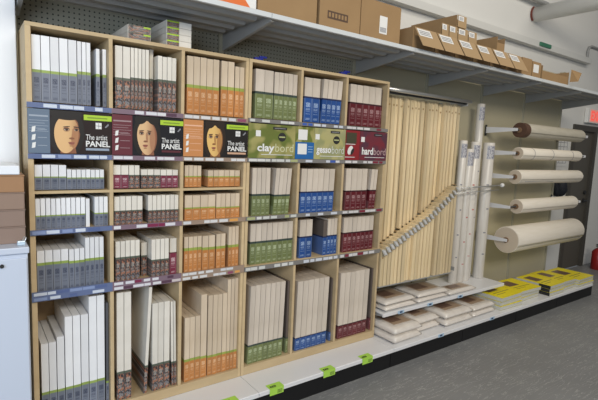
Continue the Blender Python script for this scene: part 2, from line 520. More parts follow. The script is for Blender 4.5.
# ================================================================== the two wooden cabinets
T = .018
CY0, CY1 = 2.40, 2.765
ZB, ZTOP = .1605, 2.115
PAL = {0: [(0.62, 0.68, 0.78), (0.10, 0.14, 0.30), (0.70, 0.74, 0.80), (0.25, 0.32, 0.52)],
       1: [(0.70, 0.70, 0.74), (0.22, 0.03, 0.08), (0.62, 0.55, 0.55), (0.10, 0.05, 0.08), (0.72, 0.72, 0.74)],
       2: [(0.70, 0.70, 0.70), (0.72, 0.36, 0.10), (0.65, 0.66, 0.68), (0.28, 0.08, 0.14)],
       3: [(0.62, 0.63, 0.60), (0.42, 0.45, 0.22), (0.70, 0.70, 0.68)],
       4: [(0.62, 0.65, 0.72), (0.06, 0.12, 0.42), (0.70, 0.70, 0.72)],
       5: [(0.66, 0.64, 0.64), (0.22, 0.03, 0.05), (0.70, 0.68, 0.68)]}
LABM = {}
def lab_m(c):
    if c not in LABM: LABM[c] = mat('shelf_label_colour_%d' % len(LABM), c, 0.35)
    return LABM[c]
M['strip0'] = mat('blue_grey_channel', (0.13, 0.17, 0.31), 0.35)
M['strip1'] = mat('wine_channel', (0.22, 0.15, 0.19), 0.35)
M['strip2'] = mat('tan_channel', (0.34, 0.25, 0.19), 0.35)
M['stripR'] = mat('clear_channel', (0.22, 0.21, 0.20), 0.3)


def cabinet(label, x0, x1, divs, side_l, shelves, strips, base_c):
    """divs: inner divider centres; shelves: per bay list of (top z); strips: (z0, z1)"""
    c = thing('display_cabinet', (x0, CY0, ZB), label, 'cabinet')
    X = lambda x: x - x0
    H = ZTOP - ZB; D = CY1 - CY0
    MB().box(0, side_l, 0, D, 0, H - T).build('side_panel', M['cab'], c, bevel=.001)
    MB().box(X(x1) - T, X(x1), 0, D, 0, H - T).build('side_panel', M['cab'], c, bevel=.001)
    MB().box(0, X(x1), 0, D, H - T, H).build('top_panel', M['cab'], c, bevel=.001)
    MB().box(side_l, X(x1) - T, 0, D, .0, .055).build('base_panel', M['cab'], c, bevel=.001)
    MB().box(side_l, X(x1) - T, D - .006, D - .0005, .056, H - T).build('back_panel', M['cabin'], c)
    e = [side_l] + [v for q in divs for v in (X(q) - T / 2, X(q) + T / 2)] + [X(x1) - T]
    for q in divs:
        MB().box(X(q) - T / 2, X(q) + T / 2, 0, D - .0065, .0555, H - T).build('divider', M['cab'], c, bevel=.001)
    nb = len(divs) + 1
    for b in range(nb):
        for z in shelves:
            MB().box(e[2 * b], e[2 * b + 1], .001, D - .0065, z - .013 - ZB, z - ZB).build('shelf', M['cab'], c)
    for z0, z1 in strips:
        for b in range(nb):
            l = 0 if b == 0 else (e[2 * b - 1] + e[2 * b]) / 2
            r = X(x1) if b == nb - 1 else (e[2 * b + 1] + e[2 * b + 2]) / 2
            col = base_c + b
            st = MB().box(l, r, -.010, -.001, z0 - ZB, z1 - ZB).build('price_strip', M[('strip%d' % col) if col < 3 else 'stripR'], c)
            rows = [(z0, z1)] if z1 - z0 < .03 else [(z0, (z0 + z1) / 2 - .001), ((z0 + z1) / 2 + .001, z1)]
            for (a, b2) in rows:
                x = l + .008
                while x < r - .05:
                    w = random.choice((.034, .045, .055))
                    if random.random() < .82:
                        pc = PAL[col][0 if random.random() < .45 else random.randrange(len(PAL[col]))]
                        MB().box(x, min(x + w, r - .004), -.0112, -.0101, a + .004 - ZB, b2 - .004 - ZB).build('price_label', lab_m(pc), st)
                    x += w + random.choice((.003, .012))
    return c


cabinet('left maple plywood cabinet with three columns of boards and portrait signs', .2275, 1.3555, (.587, .955), .023, (1.362, 1.178, .870, 1.528, 1.759),
        ((1.742, 1.766), (1.513, 1.536), (1.157, 1.181), (.839, .885)), 0)
cabinet('right maple plywood cabinet with green, blue and maroon sleeved boards', 1.3585, 2.538, (1.744, 2.126), .020, (1.178, .870, 1.528, 1.765),
        ((1.750, 1.773), (1.514, 1.537), (1.157, 1.181), (.839, .866)), 3)

# ---------------------------------------------------------------- portrait and product signs
def sk(name, a, b, lo=0.0, hi=1.0):
    m = mat(name, a, .5)
    t = NT(m); x = t.xyz(t.coords('Generated'))
    r = t.n('ShaderNodeMapRange'); r.inputs[1].default_value, r.inputs[2].default_value = lo, hi
    r.interpolation_type = 'SMOOTHSTEP'
    t.link(x[0], r.inputs[0]); t.color(t.mix(r.outputs[0], a, b))
    return m


SH = .1995  # visible sign height plus margins
SZ = 1.5385
sy = 2.394


def portrait_sign(x0, x1, side_m, side_w, bg, label, hair_m, skin, hat, fx, fw, text_x, bar_m, lean, turn=.1):
    w = x1 - x0
    s = thing('header_sign', (x0, sy, SZ), label, 'sign', 'portrait header signs')
    MB().box(0, w, -.004, .0045, 0, SH).build('sign_board', bg, s)
    MB().box(0, side_w, -.005, -.0042, 0, SH).build('side_stripe', side_m, s)
    p = MB()
    ox = fx
    y = -.0046
    lay = [0]
    # printed portrait: generic head, layered flat shapes clipped to the picture area
    def shape(cx, cz_, rx, rz, m, tilt=0.0, egg=0.0, n=40):
        lay[0] += 1
        yy = y - .00009 * lay[0]
        pts = []
        for k in range(n):
            a = 2 * math.pi * k / n
            px, pz = rx * math.cos(a) * (1 + egg * math.sin(a)), rz * math.sin(a)
            X_ = cx + px * math.cos(tilt) - pz * math.sin(tilt); Z_ = cz_ + px * math.sin(tilt) + pz * math.cos(tilt)
            pts.append((min(max(X_, side_w + .001), w - .001), yy, min(max(Z_, .001), SH - .001)))
        p.poly(pts, m)
    shape(ox, .10, fw * 1.32, .118, 0)                                       # hair mass behind
    shape(ox + fw * .1, -.01, fw * .60, .080, 3)                            # neck
    shape(ox + fw * .04, .088, fw * .93, .089, 3, lean, .12)                # darker contour of the face
    shape(ox - fw * .03, .089, fw * .88, .087, 1, lean, .12)                # face
    if hat:
        shape(ox - .004, .186, fw * 1.28, .030, 0, -.05)
        shape(ox + fw * 1.02, .135, fw * .16, .055, 0, .1)
    else:
        shape(ox - fw * .55, .186, fw * .62, .026, 0, .55)
        shape(ox + fw * .58, .186, fw * .62, .026, 0, -.55)
    shape(ox + fw * (.52 if turn < .2 else .60), .080, fw * .26, .055, 6, lean - .05)
    e = fw * .36
    sx_ = fw * turn
    for sg, k in ((-1, 1.0), (1, .84)):
        ex_ = ox + sx_ + sg * e
        shape(ex_, .113, fw * .25 * k, .0105, 6)                             # eye socket
        shape(ex_, .125, fw * .26 * k, .0028, 2, sg * -.12)                  # brow
        shape(ex_, .112, fw * .18 * k, .0055, 4)                             # eye
        shape(ex_ + .001, .1125, fw * .10, .0062, 2)                        # iris
        shape(ex_, .1165, fw * .21 * k, .0024, 2)                            # lid
    shape(ox + sx_ + fw * .15, .092, fw * .09, .026, 6, .08)                  # nose side
    shape(ox + sx_ + fw * .02, .072, fw * .20, .0048, 3)                      # nose base
    shape(ox + sx_, .052, fw * .25, .0038, 5)                                 # upper lip
    shape(ox + sx_, .0465, fw * .19, .0042, 5)                                # lower lip
    shape(ox + sx_, .0500, fw * .24, .0010, 2)                                # mouth line
    shape(ox + sx_, .037, fw * .16, .0028, 6)                                 # shade below lip
    base = skin.node_tree.nodes['Principled BSDF'].inputs[0].default_value[:3]
    tone = lambda k, g: mat('skin_print_tone', (base[0] * k, base[1] * k * g, base[2] * k * g), .5)
    p.build('portrait_print', [hair_m, skin, mat('soft_black_print', (0.05, 0.025, 0.018), .5), tone(.34, .62), mat('eye_print', (0.42, 0.36, 0.27), .5), mat('lip_print', (0.36, 0.12, 0.08), .5), tone(.58, .76)], s)
    MB().box(text_x - .004, w, -.0058, -.0045, SH - .038, SH - .013).build('lime_stripe', M['lime'], s)
    MB().box(text_x + .012, w - .02, -.0062, -.0059, SH - .029, SH - .023).build('print_line', mat('dark_green_ink', (0.20, 0.30, 0.03), .5), s)
    lettering('The artist', text_x + .004, -.0062, .069, (w - text_x) * .80, .025, M['white'], s, bold=.006)
    lettering('PANEL', text_x + .004, -.0062, .036, (w - text_x) * .90, .028, M['white'], s, bold=.03)
    MB().box(text_x + .004, w - .012, -.0056, -.0045, .018, .029).build('tint_bar', bar_m, s)
    MB().box(w * .795, w * .87, -.0056, -.0045, .122, .152).build('logo_square', M['white'], s)
    MB().box(w * .80, w * .865, -.0062, -.0057, .135, .138).box(w * .83, w * .835, -.0062, -.0057, .124, .150).build('logo_marks', M['greyink'], s)
    MB().hexa([(w * .91, -.0056, .132), (w * .925, -.0056, .128), (w * .925, -.0046, .128), (w * .91, -.0046, .132), (w * .955, -.0056, .150), (w * .965, -.0056, .143), (w * .965, -.0046, .143), (w * .955, -.0046, .150)]).build('feather_mark', M['greyink'], s)
    for k in range(3):
        z = .022 + k * .036
        MB().hexa([(.014, -.0056, z), (.028, -.0056, z + .003), (.028, -.0045, z + .003), (.014, -.0045, z), (.017, -.0056, z + .024), (.031, -.0056, z + .028), (.031, -.0045, z + .028), (.017, -.0045, z + .024)]).build('panel_icon', M['white'], s)
    pale = mat('pale_ink', tuple(min(1, c_ + .22) for c_ in side_m.node_tree.nodes['Principled BSDF'].inputs[0].default_value[:3]), .5)
    MB().box(.006, side_w - .006, -.0055, -.0051, .165, .172).build('stripe_heading', pale, s)
    for k in range(1, 6): MB().box(.006, side_w - (.006 if k % 2 else .02), -.0055, -.0051, .159 - k * .012, .161 - k * .012).build('print_line', pale, s)
    for k in range(3): MB().box(.038, side_w - .012, -.0055, -.0051, .034 + k * .036, .0365 + k * .036).build('print_line', pale, s)
    return s


hair1 = mat('black_brown_print', (0.008, 0.006, 0.006), .5)
portrait_sign(.2285, .5865, mat('slate_stripe', (0.13, 0.18, 0.25), .45), .088, mat('dark_umber_print', (0.022, 0.012, 0.011), .8),
              'header sign with blue-grey stripe, portrait of person in black cap, reading The artist PANEL', hair1,
              sk('warm_skin_print', (0.75, 0.47, 0.22), (0.34, 0.16, 0.07), .45, 1.0), True, .158, .058, .236, mat('grey_blue_bar', (0.30, 0.36, 0.45), .5), -.06, .34)
portrait_sign(.5885, .9545, mat('wine_stripe', (0.13, 0.022, 0.035), .45), .098, mat('night_print', (0.008, 0.008, 0.012), .8),
              'header sign with wine red stripe, portrait of dark haired person, reading The artist PANEL', hair1,
              sk('rosy_skin_print', (0.72, 0.47, 0.25), (0.28, 0.08, 0.04), .35, .95), False, .172, .054, .245, mat('wine_bar', (0.10, 0.02, 0.03), .5), .06, -.16)
portrait_sign(.9565, 1.3545, mat('orange_stripe', (0.58, 0.25, 0.09), .45), .115, mat('brown_black_print', (0.010, 0.008, 0.007), .8),
              'header sign with orange stripe, portrait of brown haired person, reading The artist PANEL', mat('brown_print', (0.022, 0.012, 0.007), .5),
              sk('golden_skin_print', (0.78, 0.50, 0.17), (0.44, 0.21, 0.06), .4, 1.0), False, .185, .052, .262, mat('peach_bar', (0.62, 0.38, 0.25), .5), .03, -.12)


def swirl_mat(name, a, b, c3):
    m = mat(name, a, .45)
    t = NT(m)
    nz = t.noise(t.coords('Generated', (1.6, 0, 1.0)), 2.2, 1)
    r = t.n('ShaderNodeMapRange'); r.inputs[1].default_value, r.inputs[2].default_value = .44, .56
    t.link(nz, r.inputs[0])
    nz2 = t.noise(t.coords('Generated', (1.0, 0, 2.0)), 1.4, 1)
    t.color(t.mix(t.math('MULTIPLY', nz2, .7), t.mix(r.outputs[0], a, b), c3))
    return m


def product_sign(x0, x1, bg, side_m, side_w, label, w1, w2, tx, bar, badge=True):
    w = x1 - x0
    s = thing('header_sign', (x0, sy, SZ), label, 'sign', 'board brand header signs')
    MB().box(0, w, -.004, .0045, 0, SH + .006).build('sign_board', bg, s)
    n1 = (w - tx) * .44 if w1 != 'gesso' else (w - tx) * .50
    lettering(w1, tx, -.0062, {'clay': .027, 'gesso': .028, 'hard': .040}[w1], n1, {'clay': .060, 'gesso': .048, 'hard': .052}[w1], M['white'], s, bold=.03)
    lettering('bord', tx + n1 + .006, -.0062, .040, (w - tx) * .93 - n1, .050, mat('pale_letter_tint', bar, .5), s, bold=.0)
    MB().box(tx + .03, w - .02, -.0056, -.0045, .020, .0235).build('tagline_bar', M['white'], s)
    if badge:
        MB().ell(w * .70, .132, .029, .027, -.0056).build('round_seal', M['ink'], s)
        MB().box(w * .70 - .022, w * .70 + .022, -.006, -.0057, .128, .136).build('seal_band', mat('seal_tint', (0.45, 0.48, 0.22), .5), s)
    MB().box(w * .50, w * .80, -.0060, -.0045, .176, .192).build('top_tab', M['ink'], s)
    MB().box(w * .53, w * .77, -.0064, -.0061, .182, .186).build('tab_print', M['greyink'], s)
    MB().box(tx - .012, tx + .022, -.0056, -.0045, .130, .165).build('logo_square', M['white'], s)
    return s


olive = swirl_mat('olive_swirl_print', (0.15, 0.20, 0.04), (0.46, 0.42, 0.16), (0.13, 0.13, 0.03))
olive2 = swirl_mat('olive_grey_print', (0.42, 0.40, 0.12), (0.25, 0.28, 0.10), (0.45, 0.40, 0.26))
maroon = swirl_mat('maroon_print', (0.22, 0.02, 0.03), (0.10, 0.03, 0.05), (0.08, 0.04, 0.06))
s = product_sign(1.3605, 1.700, olive, None, 0, 'olive swirl header sign reading claybord above green sleeved boards', 'clay', 'bord', .06, (0.62, 0.62, 0.38))
s = product_sign(1.853, 2.1245, olive2, None, 0, 'olive and grey header sign reading gessobord, blue strip beside it', 'gesso', 'bord', .020, (0.62, 0.64, 0.58))
blues = mat('blue_print', (0.02, 0.13, 0.38), .45)
s = thing('product_strip', (1.702, sy, SZ), 'narrow sign strip, green top and blue bottom, between claybord and gessobord signs', 'sign')
MB().box(0, .149, -.004, .0045, 0, SH + .006).build('sign_board', olive, s)
MB().box(0, .149, -.0055, -.0042, 0, .108).build('blue_field', blues, s)
MB().box(.018, .090, -.0065, -.0057, .030, .098).build('white_square', M['white'], s)
MB().box(.02, .092, -.0055, -.0043, .122, .188).build('white_square', M['white'], s)
for zz in (.078, .062, .045): MB().box(.10, .138, -.0065, -.0057, zz, zz + .003).build('print_line', M['bluelabel'], s)
s = product_sign(2.262, 2.536, maroon, None, 0, 'dark red header sign reading hardbord above the maroon sleeved boards', 'hard', 'bord', .022, (0.50, 0.34, 0.34), badge=False)
s = thing('product_strip', (2.1275, sy, SZ), 'narrow maroon sign strip with white brush shape, left of hardbord sign', 'sign')
MB().box(0, .1325, -.004, .0045, 0, SH + .006).build('sign_board', mat('red_print', (0.26, 0.02, 0.025), .45), s)
MB().box(.005, .10, -.0055, -.0042, .115, .19).build('green_field', mat('dark_olive_print', (0.06, 0.055, 0.03), .5), s)
for zz in (.108, .018): MB().box(.0, .09, -.0055, -.0042, zz, zz + .004).build('print_line', M['white'], s)
MB().ell(.045, .068, .022, .033, -.0056, 0, 20, 0, -.5).ell(.065, .060, .012, .026, -.0060, 1, 20, 0, -.5).build('brush_shape', [M['white'], M['ink']], s)

# ---------------------------------------------------------------- boards in the bays
BAYS = [
    (0, 0, 1.772, [('G', 5, 0.2525, 0.439, 0.293, 0.141, 0, 0), ('G', 3, 0.44, 0.5, 0.293, 0.155, 0, 0), ('G', 1, 0.523, 0.541, 0.271, 0.153, 0, 0), ('G', 1, 0.557, 0.5765, 0.277, 0.155, 0.02, 0)]),
    (0, 1, 1.366, [('G', 4, 0.2525, 0.387, 0.117, 0.062, 0, 0), ('G', 8, 0.388, 0.557, 0.095, 0.057, 0, 0)]),
    (0, 2, 1.178, [('G', 10, 0.2525, 0.468, 0.146, 0.067, 0, 0), ('W', 1, 0.469, 0.489, 0.14, 0, 0, 0), ('G', 3, 0.51, 0.574, 0.148, 0.067, 0, 0)]),
    (0, 3, 0.870, [('G', 4, 0.254, 0.39, 0.206, 0.148, 0, 0), ('G', 3, 0.391, 0.463, 0.201, 0.143, 0, 0), ('G', 4, 0.464, 0.553, 0.252, 0.147, 0, 0)]),
    (0, 4, 0.216, [('G', 2, 0.261, 0.329, 0.399, 0.15, 0, 0), ('G', 1, 0.33, 0.365, 0.419, 0.148, 0, 0), ('G', 2, 0.366, 0.438, 0.516, 0.15, 0, 0), ('G', 1, 0.439, 0.476, 0.513, 0.153, 0, 0), ('G', 2, 0.477, 0.554, 0.601, 0.151, 0, 0), ('GD', 1, 0.5605, 0.5765, 0.551, 0.122, 0.01, 0)]),
    (1, 0, 1.772, [('P', 2, 0.611, 0.685, 0.301, 0.148, 0, 0), ('P', 5, 0.686, 0.779, 0.302, 0.156, 0, 0), ('P', 1, 0.8, 0.822, 0.319, 0.168, 0.06, 0), ('P', 4, 0.823, 0.925, 0.281, 0.163, 0, 0)]),
    (1, 1, 1.366, [('V', 2, 0.6, 0.676, 0.118, 0.07, 0, 0), ('P', 2, 0.677, 0.732, 0.119, 0.069, 0, 0), ('P', 3, 0.738, 0.841, 0.098, 0.068, 0, 0), ('V', 3, 0.842, 0.94, 0.097, 0.066, 0, 0)]),
    (1, 2, 1.178, [('P', 5, 0.603, 0.748, 0.146, 0.073, 0, 0), ('P', 7, 0.775, 0.9445, 0.147, 0.067, 0, 0)]),
    (1, 3, 0.870, [('P', 5, 0.609, 0.734, 0.22, 0.135, 0, 0), ('P', 1, 0.761, 0.794, 0.188, 0.115, 0.07, 0), ('P', 4, 0.795, 0.893, 0.214, 0.102, 0, 0), ('V', 1, 0.903, 0.9445, 0.208, 0.128, 0.02, 0)]),
    (1, 4, 0.216, [('P', 2, 0.613, 0.689, 0.597, 0.161, 0, 0), ('P', 1, 0.754, 0.773, 0.605, 0.16, 0, 0.03), ('P', 3, 0.801, 0.902, 0.509, 0.158, 0, 0), ('P', 2, 0.915, 0.9445, 0.503, 0.145, 0, -0.01)]),
    (2, 0, 1.772, [('O', 5, 0.983, 1.175, 0.307, 0.156, 0, 0), ('O', 2, 1.188, 1.27, 0.308, 0.167, 0, 0), ('O', 2, 1.274, 1.3355, 0.288, 0.167, 0, 0)]),
    (2, 1, 1.366, [('O', 4, 0.978, 1.078, 0.121, 0.062, 0, 0), ('O', 6, 1.117, 1.324, 0.094, 0.06, 0, 0)]),
    (2, 2, 1.178, [('O', 4, 0.98, 1.169, 0.141, 0.072, 0, 0), ('O', 5, 1.172, 1.328, 0.145, 0.067, 0, 0)]),
    (2, 3, 0.870, [('O', 4, 0.98, 1.087, 0.212, 0.148, 0, 0), ('O', 2, 1.091, 1.171, 0.21, 0.141, 0, 0), ('O', 2, 1.179, 1.24, 0.213, 0.14, 0, 0), ('O', 3, 1.257, 1.328, 0.252, 0.141, 0, 0)]),
    (2, 4, 0.216, [('O', 3, 0.989, 1.089, 0.389, 0.137, 0, 0), ('O', 1, 1.09, 1.13, 0.513, 0.132, 0, 0), ('O', 4, 1.135, 1.261, 0.499, 0.126, 0, 0), ('O', 3, 1.262, 1.3355, 0.581, 0.123, 0, 0)]),
    (3, 0, 1.778, [('N', 2, 1.412, 1.54, 0.287, 0.158, 0, 0), ('N', 5, 1.546, 1.72, 0.286, 0.158, 0, 0)]),
    (3, 1, 1.178, [('N', 4, 1.41, 1.541, 0.298, 0.137, 0, 0), ('N', 4, 1.563, 1.686, 0.296, 0.129, 0, 0.02)]),
    (3, 2, 0.870, [('N', 8, 1.409, 1.73, 0.257, 0.146, 0, 0)]),
    (3, 3, 0.216, [('N', 7, 1.412, 1.678, 0.513, 0.125, 0, 0.012), ('ND', 1, 1.714, 1.7335, 0.503, 0.111, 0.01, 0)]),
    (4, 0, 1.778, [('B', 2, 1.777, 1.905, 0.283, 0.163, 0, 0), ('B', 4, 1.917, 2.083, 0.289, 0.165, 0, 0.018), ('B', 1, 2.0995, 2.1155, 0.294, 0.176, 0.1, 0)]),
    (4, 1, 1.178, [('B', 6, 1.774, 2.063, 0.294, 0.143, 0, 0.008)]),
    (4, 2, 0.870, [('B', 2, 1.788, 1.894, 0.26, 0.147, 0, 0), ('BD', 1, 1.988, 2.023, 0.246, 0.133, 0, 0), ('B', 3, 2.027, 2.115, 0.255, 0.138, 0, 0)]),
    (4, 3, 0.216, [('B', 6, 1.785, 2.062, 0.49, 0.091, 0, 0.008), ('BD', 1, 2.0995, 2.1155, 0.468, 0.069, 0.01, 0)]),
    (5, 0, 1.778, [('M', 5, 2.172, 2.476, 0.284, 0.163, 0, 0), ('MD', 1, 2.5025, 2.5185, 0.282, 0.166, 0.03, 0)]),
    (5, 1, 1.178, [('M', 4, 2.175, 2.384, 0.297, 0.141, 0, 0), ('M', 2, 2.408, 2.473, 0.293, 0.141, 0, 0.02), ('MD', 1, 2.5025, 2.5185, 0.269, 0.129, 0.08, 0)]),
    (5, 2, 0.870, [('M', 7, 2.175, 2.479, 0.253, 0.144, 0, 0)]),
    (5, 3, 0.216, [('M', 6, 2.172, 2.462, 0.497, 0.101, 0, 0.006), ('MD', 1, 2.5025, 2.5185, 0.493, 0.099, 0.01, 0)]),
]
COLN = ['leftmost', 'second', 'third', 'fourth', 'fifth', 'sixth']
ROWL = ['top', 'short', 'middle', 'lower', 'bottom']
ROWR = ['top', 'upper', 'lower', 'bottom']
DESC = {'G': ('grey-sleeved white board', 'bodyG', 'slG'), 'P': ('portrait-sleeved cream board', 'bodyP', 'slP'), 'V': ('wine-sleeved cream board', 'bodyP', 'slV'),
        'O': ('orange-sleeved birch board', 'bodyO', 'slO'), 'N': ('green-sleeved pale board', 'bodyN', 'slN'), 'B': ('blue-sleeved pale board', 'bodyN', 'slB'),
        'M': ('maroon-sleeved pale board', 'bodyN', 'slM'), 'W': ('unsleeved white board', 'bodyG', None), 'GD': ('charcoal board, grey sleeve', 'bodyGD', 'slG'),
        'ND': ('dark board, green sleeve', 'bodyD', 'slN'), 'BD': ('dark board, blue sleeve', 'bodyD', 'slB'), 'MD': ('dark board, maroon sleeve', 'bodyD', 'slM')}
for c, r, z, segs in BAYS:
    rown = (ROWL if c < 3 else ROWR)[r]
    idx = 0
    for (p, n, a, b, h, l, rec, lean) in segs:
        nm, bm_, sm_ = DESC[p]
        hi = (.578, .946, 1.345, 1.735, 2.117, 2.520)[c]
        lean = min(lean, max(0, hi - .002 - b)) if lean > 0 else lean
        wd = (b - a) / n
        for k in range(n):
            th = wd - .0030
            xx = a + k * wd + .0015
            hh = h + random.uniform(-.0012, .0012)
            dep = min(.33, .16 + h * .5) - rec * .5
            y0 = 2.418 + rec + random.uniform(-.0015, .002)
            dep = min(dep, 2.754 - y0)
            root = thing('art_board', (xx, y0, z + .0006), '%s, %s from left in %s bay of %s column' % (nm, ORD[idx], rown, COLN[c]), 'art board', 'boards in the %s bay of the %s column' % (rown, COLN[c]))
            ln = lean
            s0, s1 = 0.0, ln
            MB().hexa([(s0, 0, 0), (s0 + th, 0, 0), (s0 + th, dep, 0), (s0, dep, 0), (s1, 0, hh), (s1 + th, 0, hh), (s1 + th, dep, hh), (s1, dep, hh)]).build('board_body', M[bm_], root)
            if sm_:
                s2 = ln * l / hh
                e = .0006
                MB().hexa([(s0 - e, -e, 0.0002), (s0 + th + e, -e, 0.0002), (s0 + th + e, dep * .98, 0.0002), (s0 - e, dep * .98, 0.0002), (s2 - e, -e, l), (s2 + th + e, -e, l), (s2 + th + e, dep * .98, l), (s2 - e, dep * .98, l)]).build('printed_sleeve', M[sm_], root)
            idx += 1

# stacks lying on top of the left cabinet
def lying(x0, x1, y0, y1, z0, th, s0, s1, label):
    r = thing('art_board', (x0, y0, z0), label, 'art board', 'boards lying on the left cabinet')
    MB().box(0, x1 - x0, 0, y1 - y0, 0, th).build('board_body', M['bodyP'], r)
    MB().box(s0 - x0, s1 - x0, -.0006, y1 - y0 + .0006, .0004, th + .0006).build('printed_sleeve', M['slP'], r)
    MB().box(s1 - x0 - .035 if s1 - s0 > .08 else s0 - x0, s1 - x0, -.001, .0, th * .72, th * .95).build('lime_label', M['lime'], r)
    r.rotation_euler.z = 0

z = 2.1155
for k, nm in enumerate(['lower', 'upper']):
    lying(.675, .789, 2.425, 2.74, z, .0355, .677, .788, 'portrait-sleeved board lying on left cabinet, %s of the shorter stack' % nm); z += .037
z = 2.1155
for k, nm in enumerate(['lowest', 'second', 'third', 'top']):
    lying(.872, 1.008, 2.425, 2.74, z, .0315, .874, .940, 'portrait-sleeved board lying on left cabinet, %s of the taller stack' % nm); z += .033
M['blueplastic'] = mat('blue_plastic', (0.02, 0.03, 0.25), .35)
for x, wh in ((1.40, 'left end'), (2.07, 'right half')):
    c = thing('shelf_clip', (x, 2.405, 2.1155), 'small blue clip on the top %s of the right cabinet' % wh, 'clip', 'blue clips on the right cabinet')
    MB().box(0, .055, 0, .03, 0, .016).build('clip_body', M['blueplastic'], c, bevel=.004)
    MB().box(.035, .085, .008, .024, .0162, .028).build('clip_lever', M['blueplastic'], c, bevel=.003)

# ================================================================== pine stretcher bars in their rack
rk = thing('bar_rack', (2.56, 2.40, .37), 'stepped steel rack with clear label holders holding pine stretcher bars', 'rack')
NB = 22
PU, XU = .0443, 2.600   # upper tier
PIT = .0414
xb0 = 2.563
M['clearholder'] = mat('clear_label_holder', (0.42, 0.42, 0.40), 0.12, spec=0.9)
M['holderlabel'] = mat('holder_label', (0.50, 0.50, 0.50), 0.4)
def zlow(i):
    x = i / (NB - 1)
    return .862 + .40 * x + (.07 * max(0, x - .6) / .4)
def zup(i):
    return zlow(i) + .005
MB().box(0, .925, 0, .012, .184, .190).box(0, .925, .012, .16, .176, .190).build('lower_ledge', M['shelfmetal'], rk)
MB().tube([(-.012, .045, 1.705), (.3, .045, 1.702), (1.06, .045, 1.700)], .016, 12).build('top_rail', M['chrome'], rk, smooth=True)
MB().box(-.012, 1.03, .060, .064, 1.672, 1.70).build('rail_channel', M['dark'], rk)
for x in (-.008, 1.028):
    MB().box(x - .003, x + .003, .05, .363, 1.66, 1.70).box(x - .003, x + .003, .05, .363, .176, .21).box(x - .003, x + .003, .34, .363, 0, 1.70).build('rack_arm', M['shelfmetal'], rk)
for i in range(NB):
    x = xb0 + i * PIT - 2.56
    z = zlow(i) - .37
    MB().box(XU + i * PU - 2.56, XU + (i + 1) * PU - 2.562, .0885, .17, z + .001, z + .004).build('step_tray', M['pine_end'], rk)
    hd = MB().hexa([(x, -.034, z - .045), (x + PIT - .003, -.034, z - .045), (x + PIT - .003, -.0315, z - .045), (x, -.0315, z - .045),
                    (x, -.004, z - .008), (x + PIT - .003, -.004, z - .008), (x + PIT - .003, -.0015, z - .008), (x, -.0015, z - .008)]).build('label_holder', M['clearholder'], rk)
    MB().hexa([(x + .010, -.0355, z - .040), (x + PIT - .014, -.0355, z - .040), (x + PIT - .010, -.035, z - .040), (x + .006, -.035, z - .040),
               (x + .010, -.013, z - .014), (x + PIT - .010, -.013, z - .014), (x + PIT - .010, -.0125, z - .014), (x + .006, -.0125, z - .014)]).build('label_card', M['holderlabel'], hd)


def bar(x, y, z0, z1, w, d, label, group, tape=False):
    r = thing('stretcher_bar', (x, y, z0), label, 'stretcher bar', group)
    H = z1 - z0
    # a rounded outer bead, a flat face and slotted mitred ends
    b = MB()
    b.prism_x(0, w * .30, [(0, 0), (d, 0), (d, H), (0, H)])
    b.prism_x(w * .30, w, [(.004, 0), (d, 0), (d, H - w * .5), (.004, H - w * .5)])
    b.prism_x(w * .30, w, [(.004, H - w * .42), (d, H - w * .42), (d, H), (.004, H)])
    b.build('bar_wood', M['pine'], r)
    MB().box(w * .32, w * .95, .006, d - .002, H - w * .5 + .0002, H - w * .42 - .0002).build('end_slot', M['pine_end'], r)
    MB().box(w * .42, w * .80, .0025, .0038, H - .078, H - .064).build('stamped_size', M['pine_end'], r)
    return r


for i in range(NB):
    x = XU + i * PU
    zt = 2.040 + random.uniform(-.006, .004) - (.012 if i in (7, 16) else 0)
    off = .025 if i in (5, 11, 15, 16) else 0
    bar(x + .001, 2.51 + off + random.uniform(-.003, .006), zup(i) + .0, zt, PU - .004 - random.choice((0, .003, .007)), .035, 'tall pine stretcher bar, %s from left in the upper tier' % ORD[i], 'upper tier of pine stretcher bars')
zbot = {}
for i in range(NB):
    x = xb0 + i * PIT
    lg = 0.0
    d = .082
    yy = 2.403 + random.uniform(-.002, .002)
    zb = .5605
    if i in (7, 8, 15): yy += .02; d = .062
    bar(x + .001, yy, zb, zlow(i) - .004, PIT - .003 - random.choice((0, .002, .006)), d, 'short pine stretcher bar, %s from left in the lower tier' % ORD[i], 'lower tier of pine stretcher bars')

# ---- small white shelf and wrapped tubes
ms = thing('small_shelf', (2.562, 2.335, .335), 'white steel shelf below the pine bars with three canvas stacks', 'shelf')
W = 4.265 - 2.562
MB().box(0, W, .012, GY - 2.335 - .015, .018, .027).build('shelf_plate', M['deck'], ms)
MB().prism_x(0, W, [(0, 0), (.012, 0), (.012, .0272), (.003, .0272), (0, .024)]).build('front_lip', M['deck'], ms)
for e in (.01, W - .02):
    MB().hexa([(e, .02, 0.0), (e + .004, .02, 0.0), (e + .004, .43, -.07), (e, .43, -.07), (e, .02, .0178), (e + .004, .02, .0178), (e + .004, .43, .0178), (e, .43, .0178)]).build('bracket', M['shelfmetal'], ms)

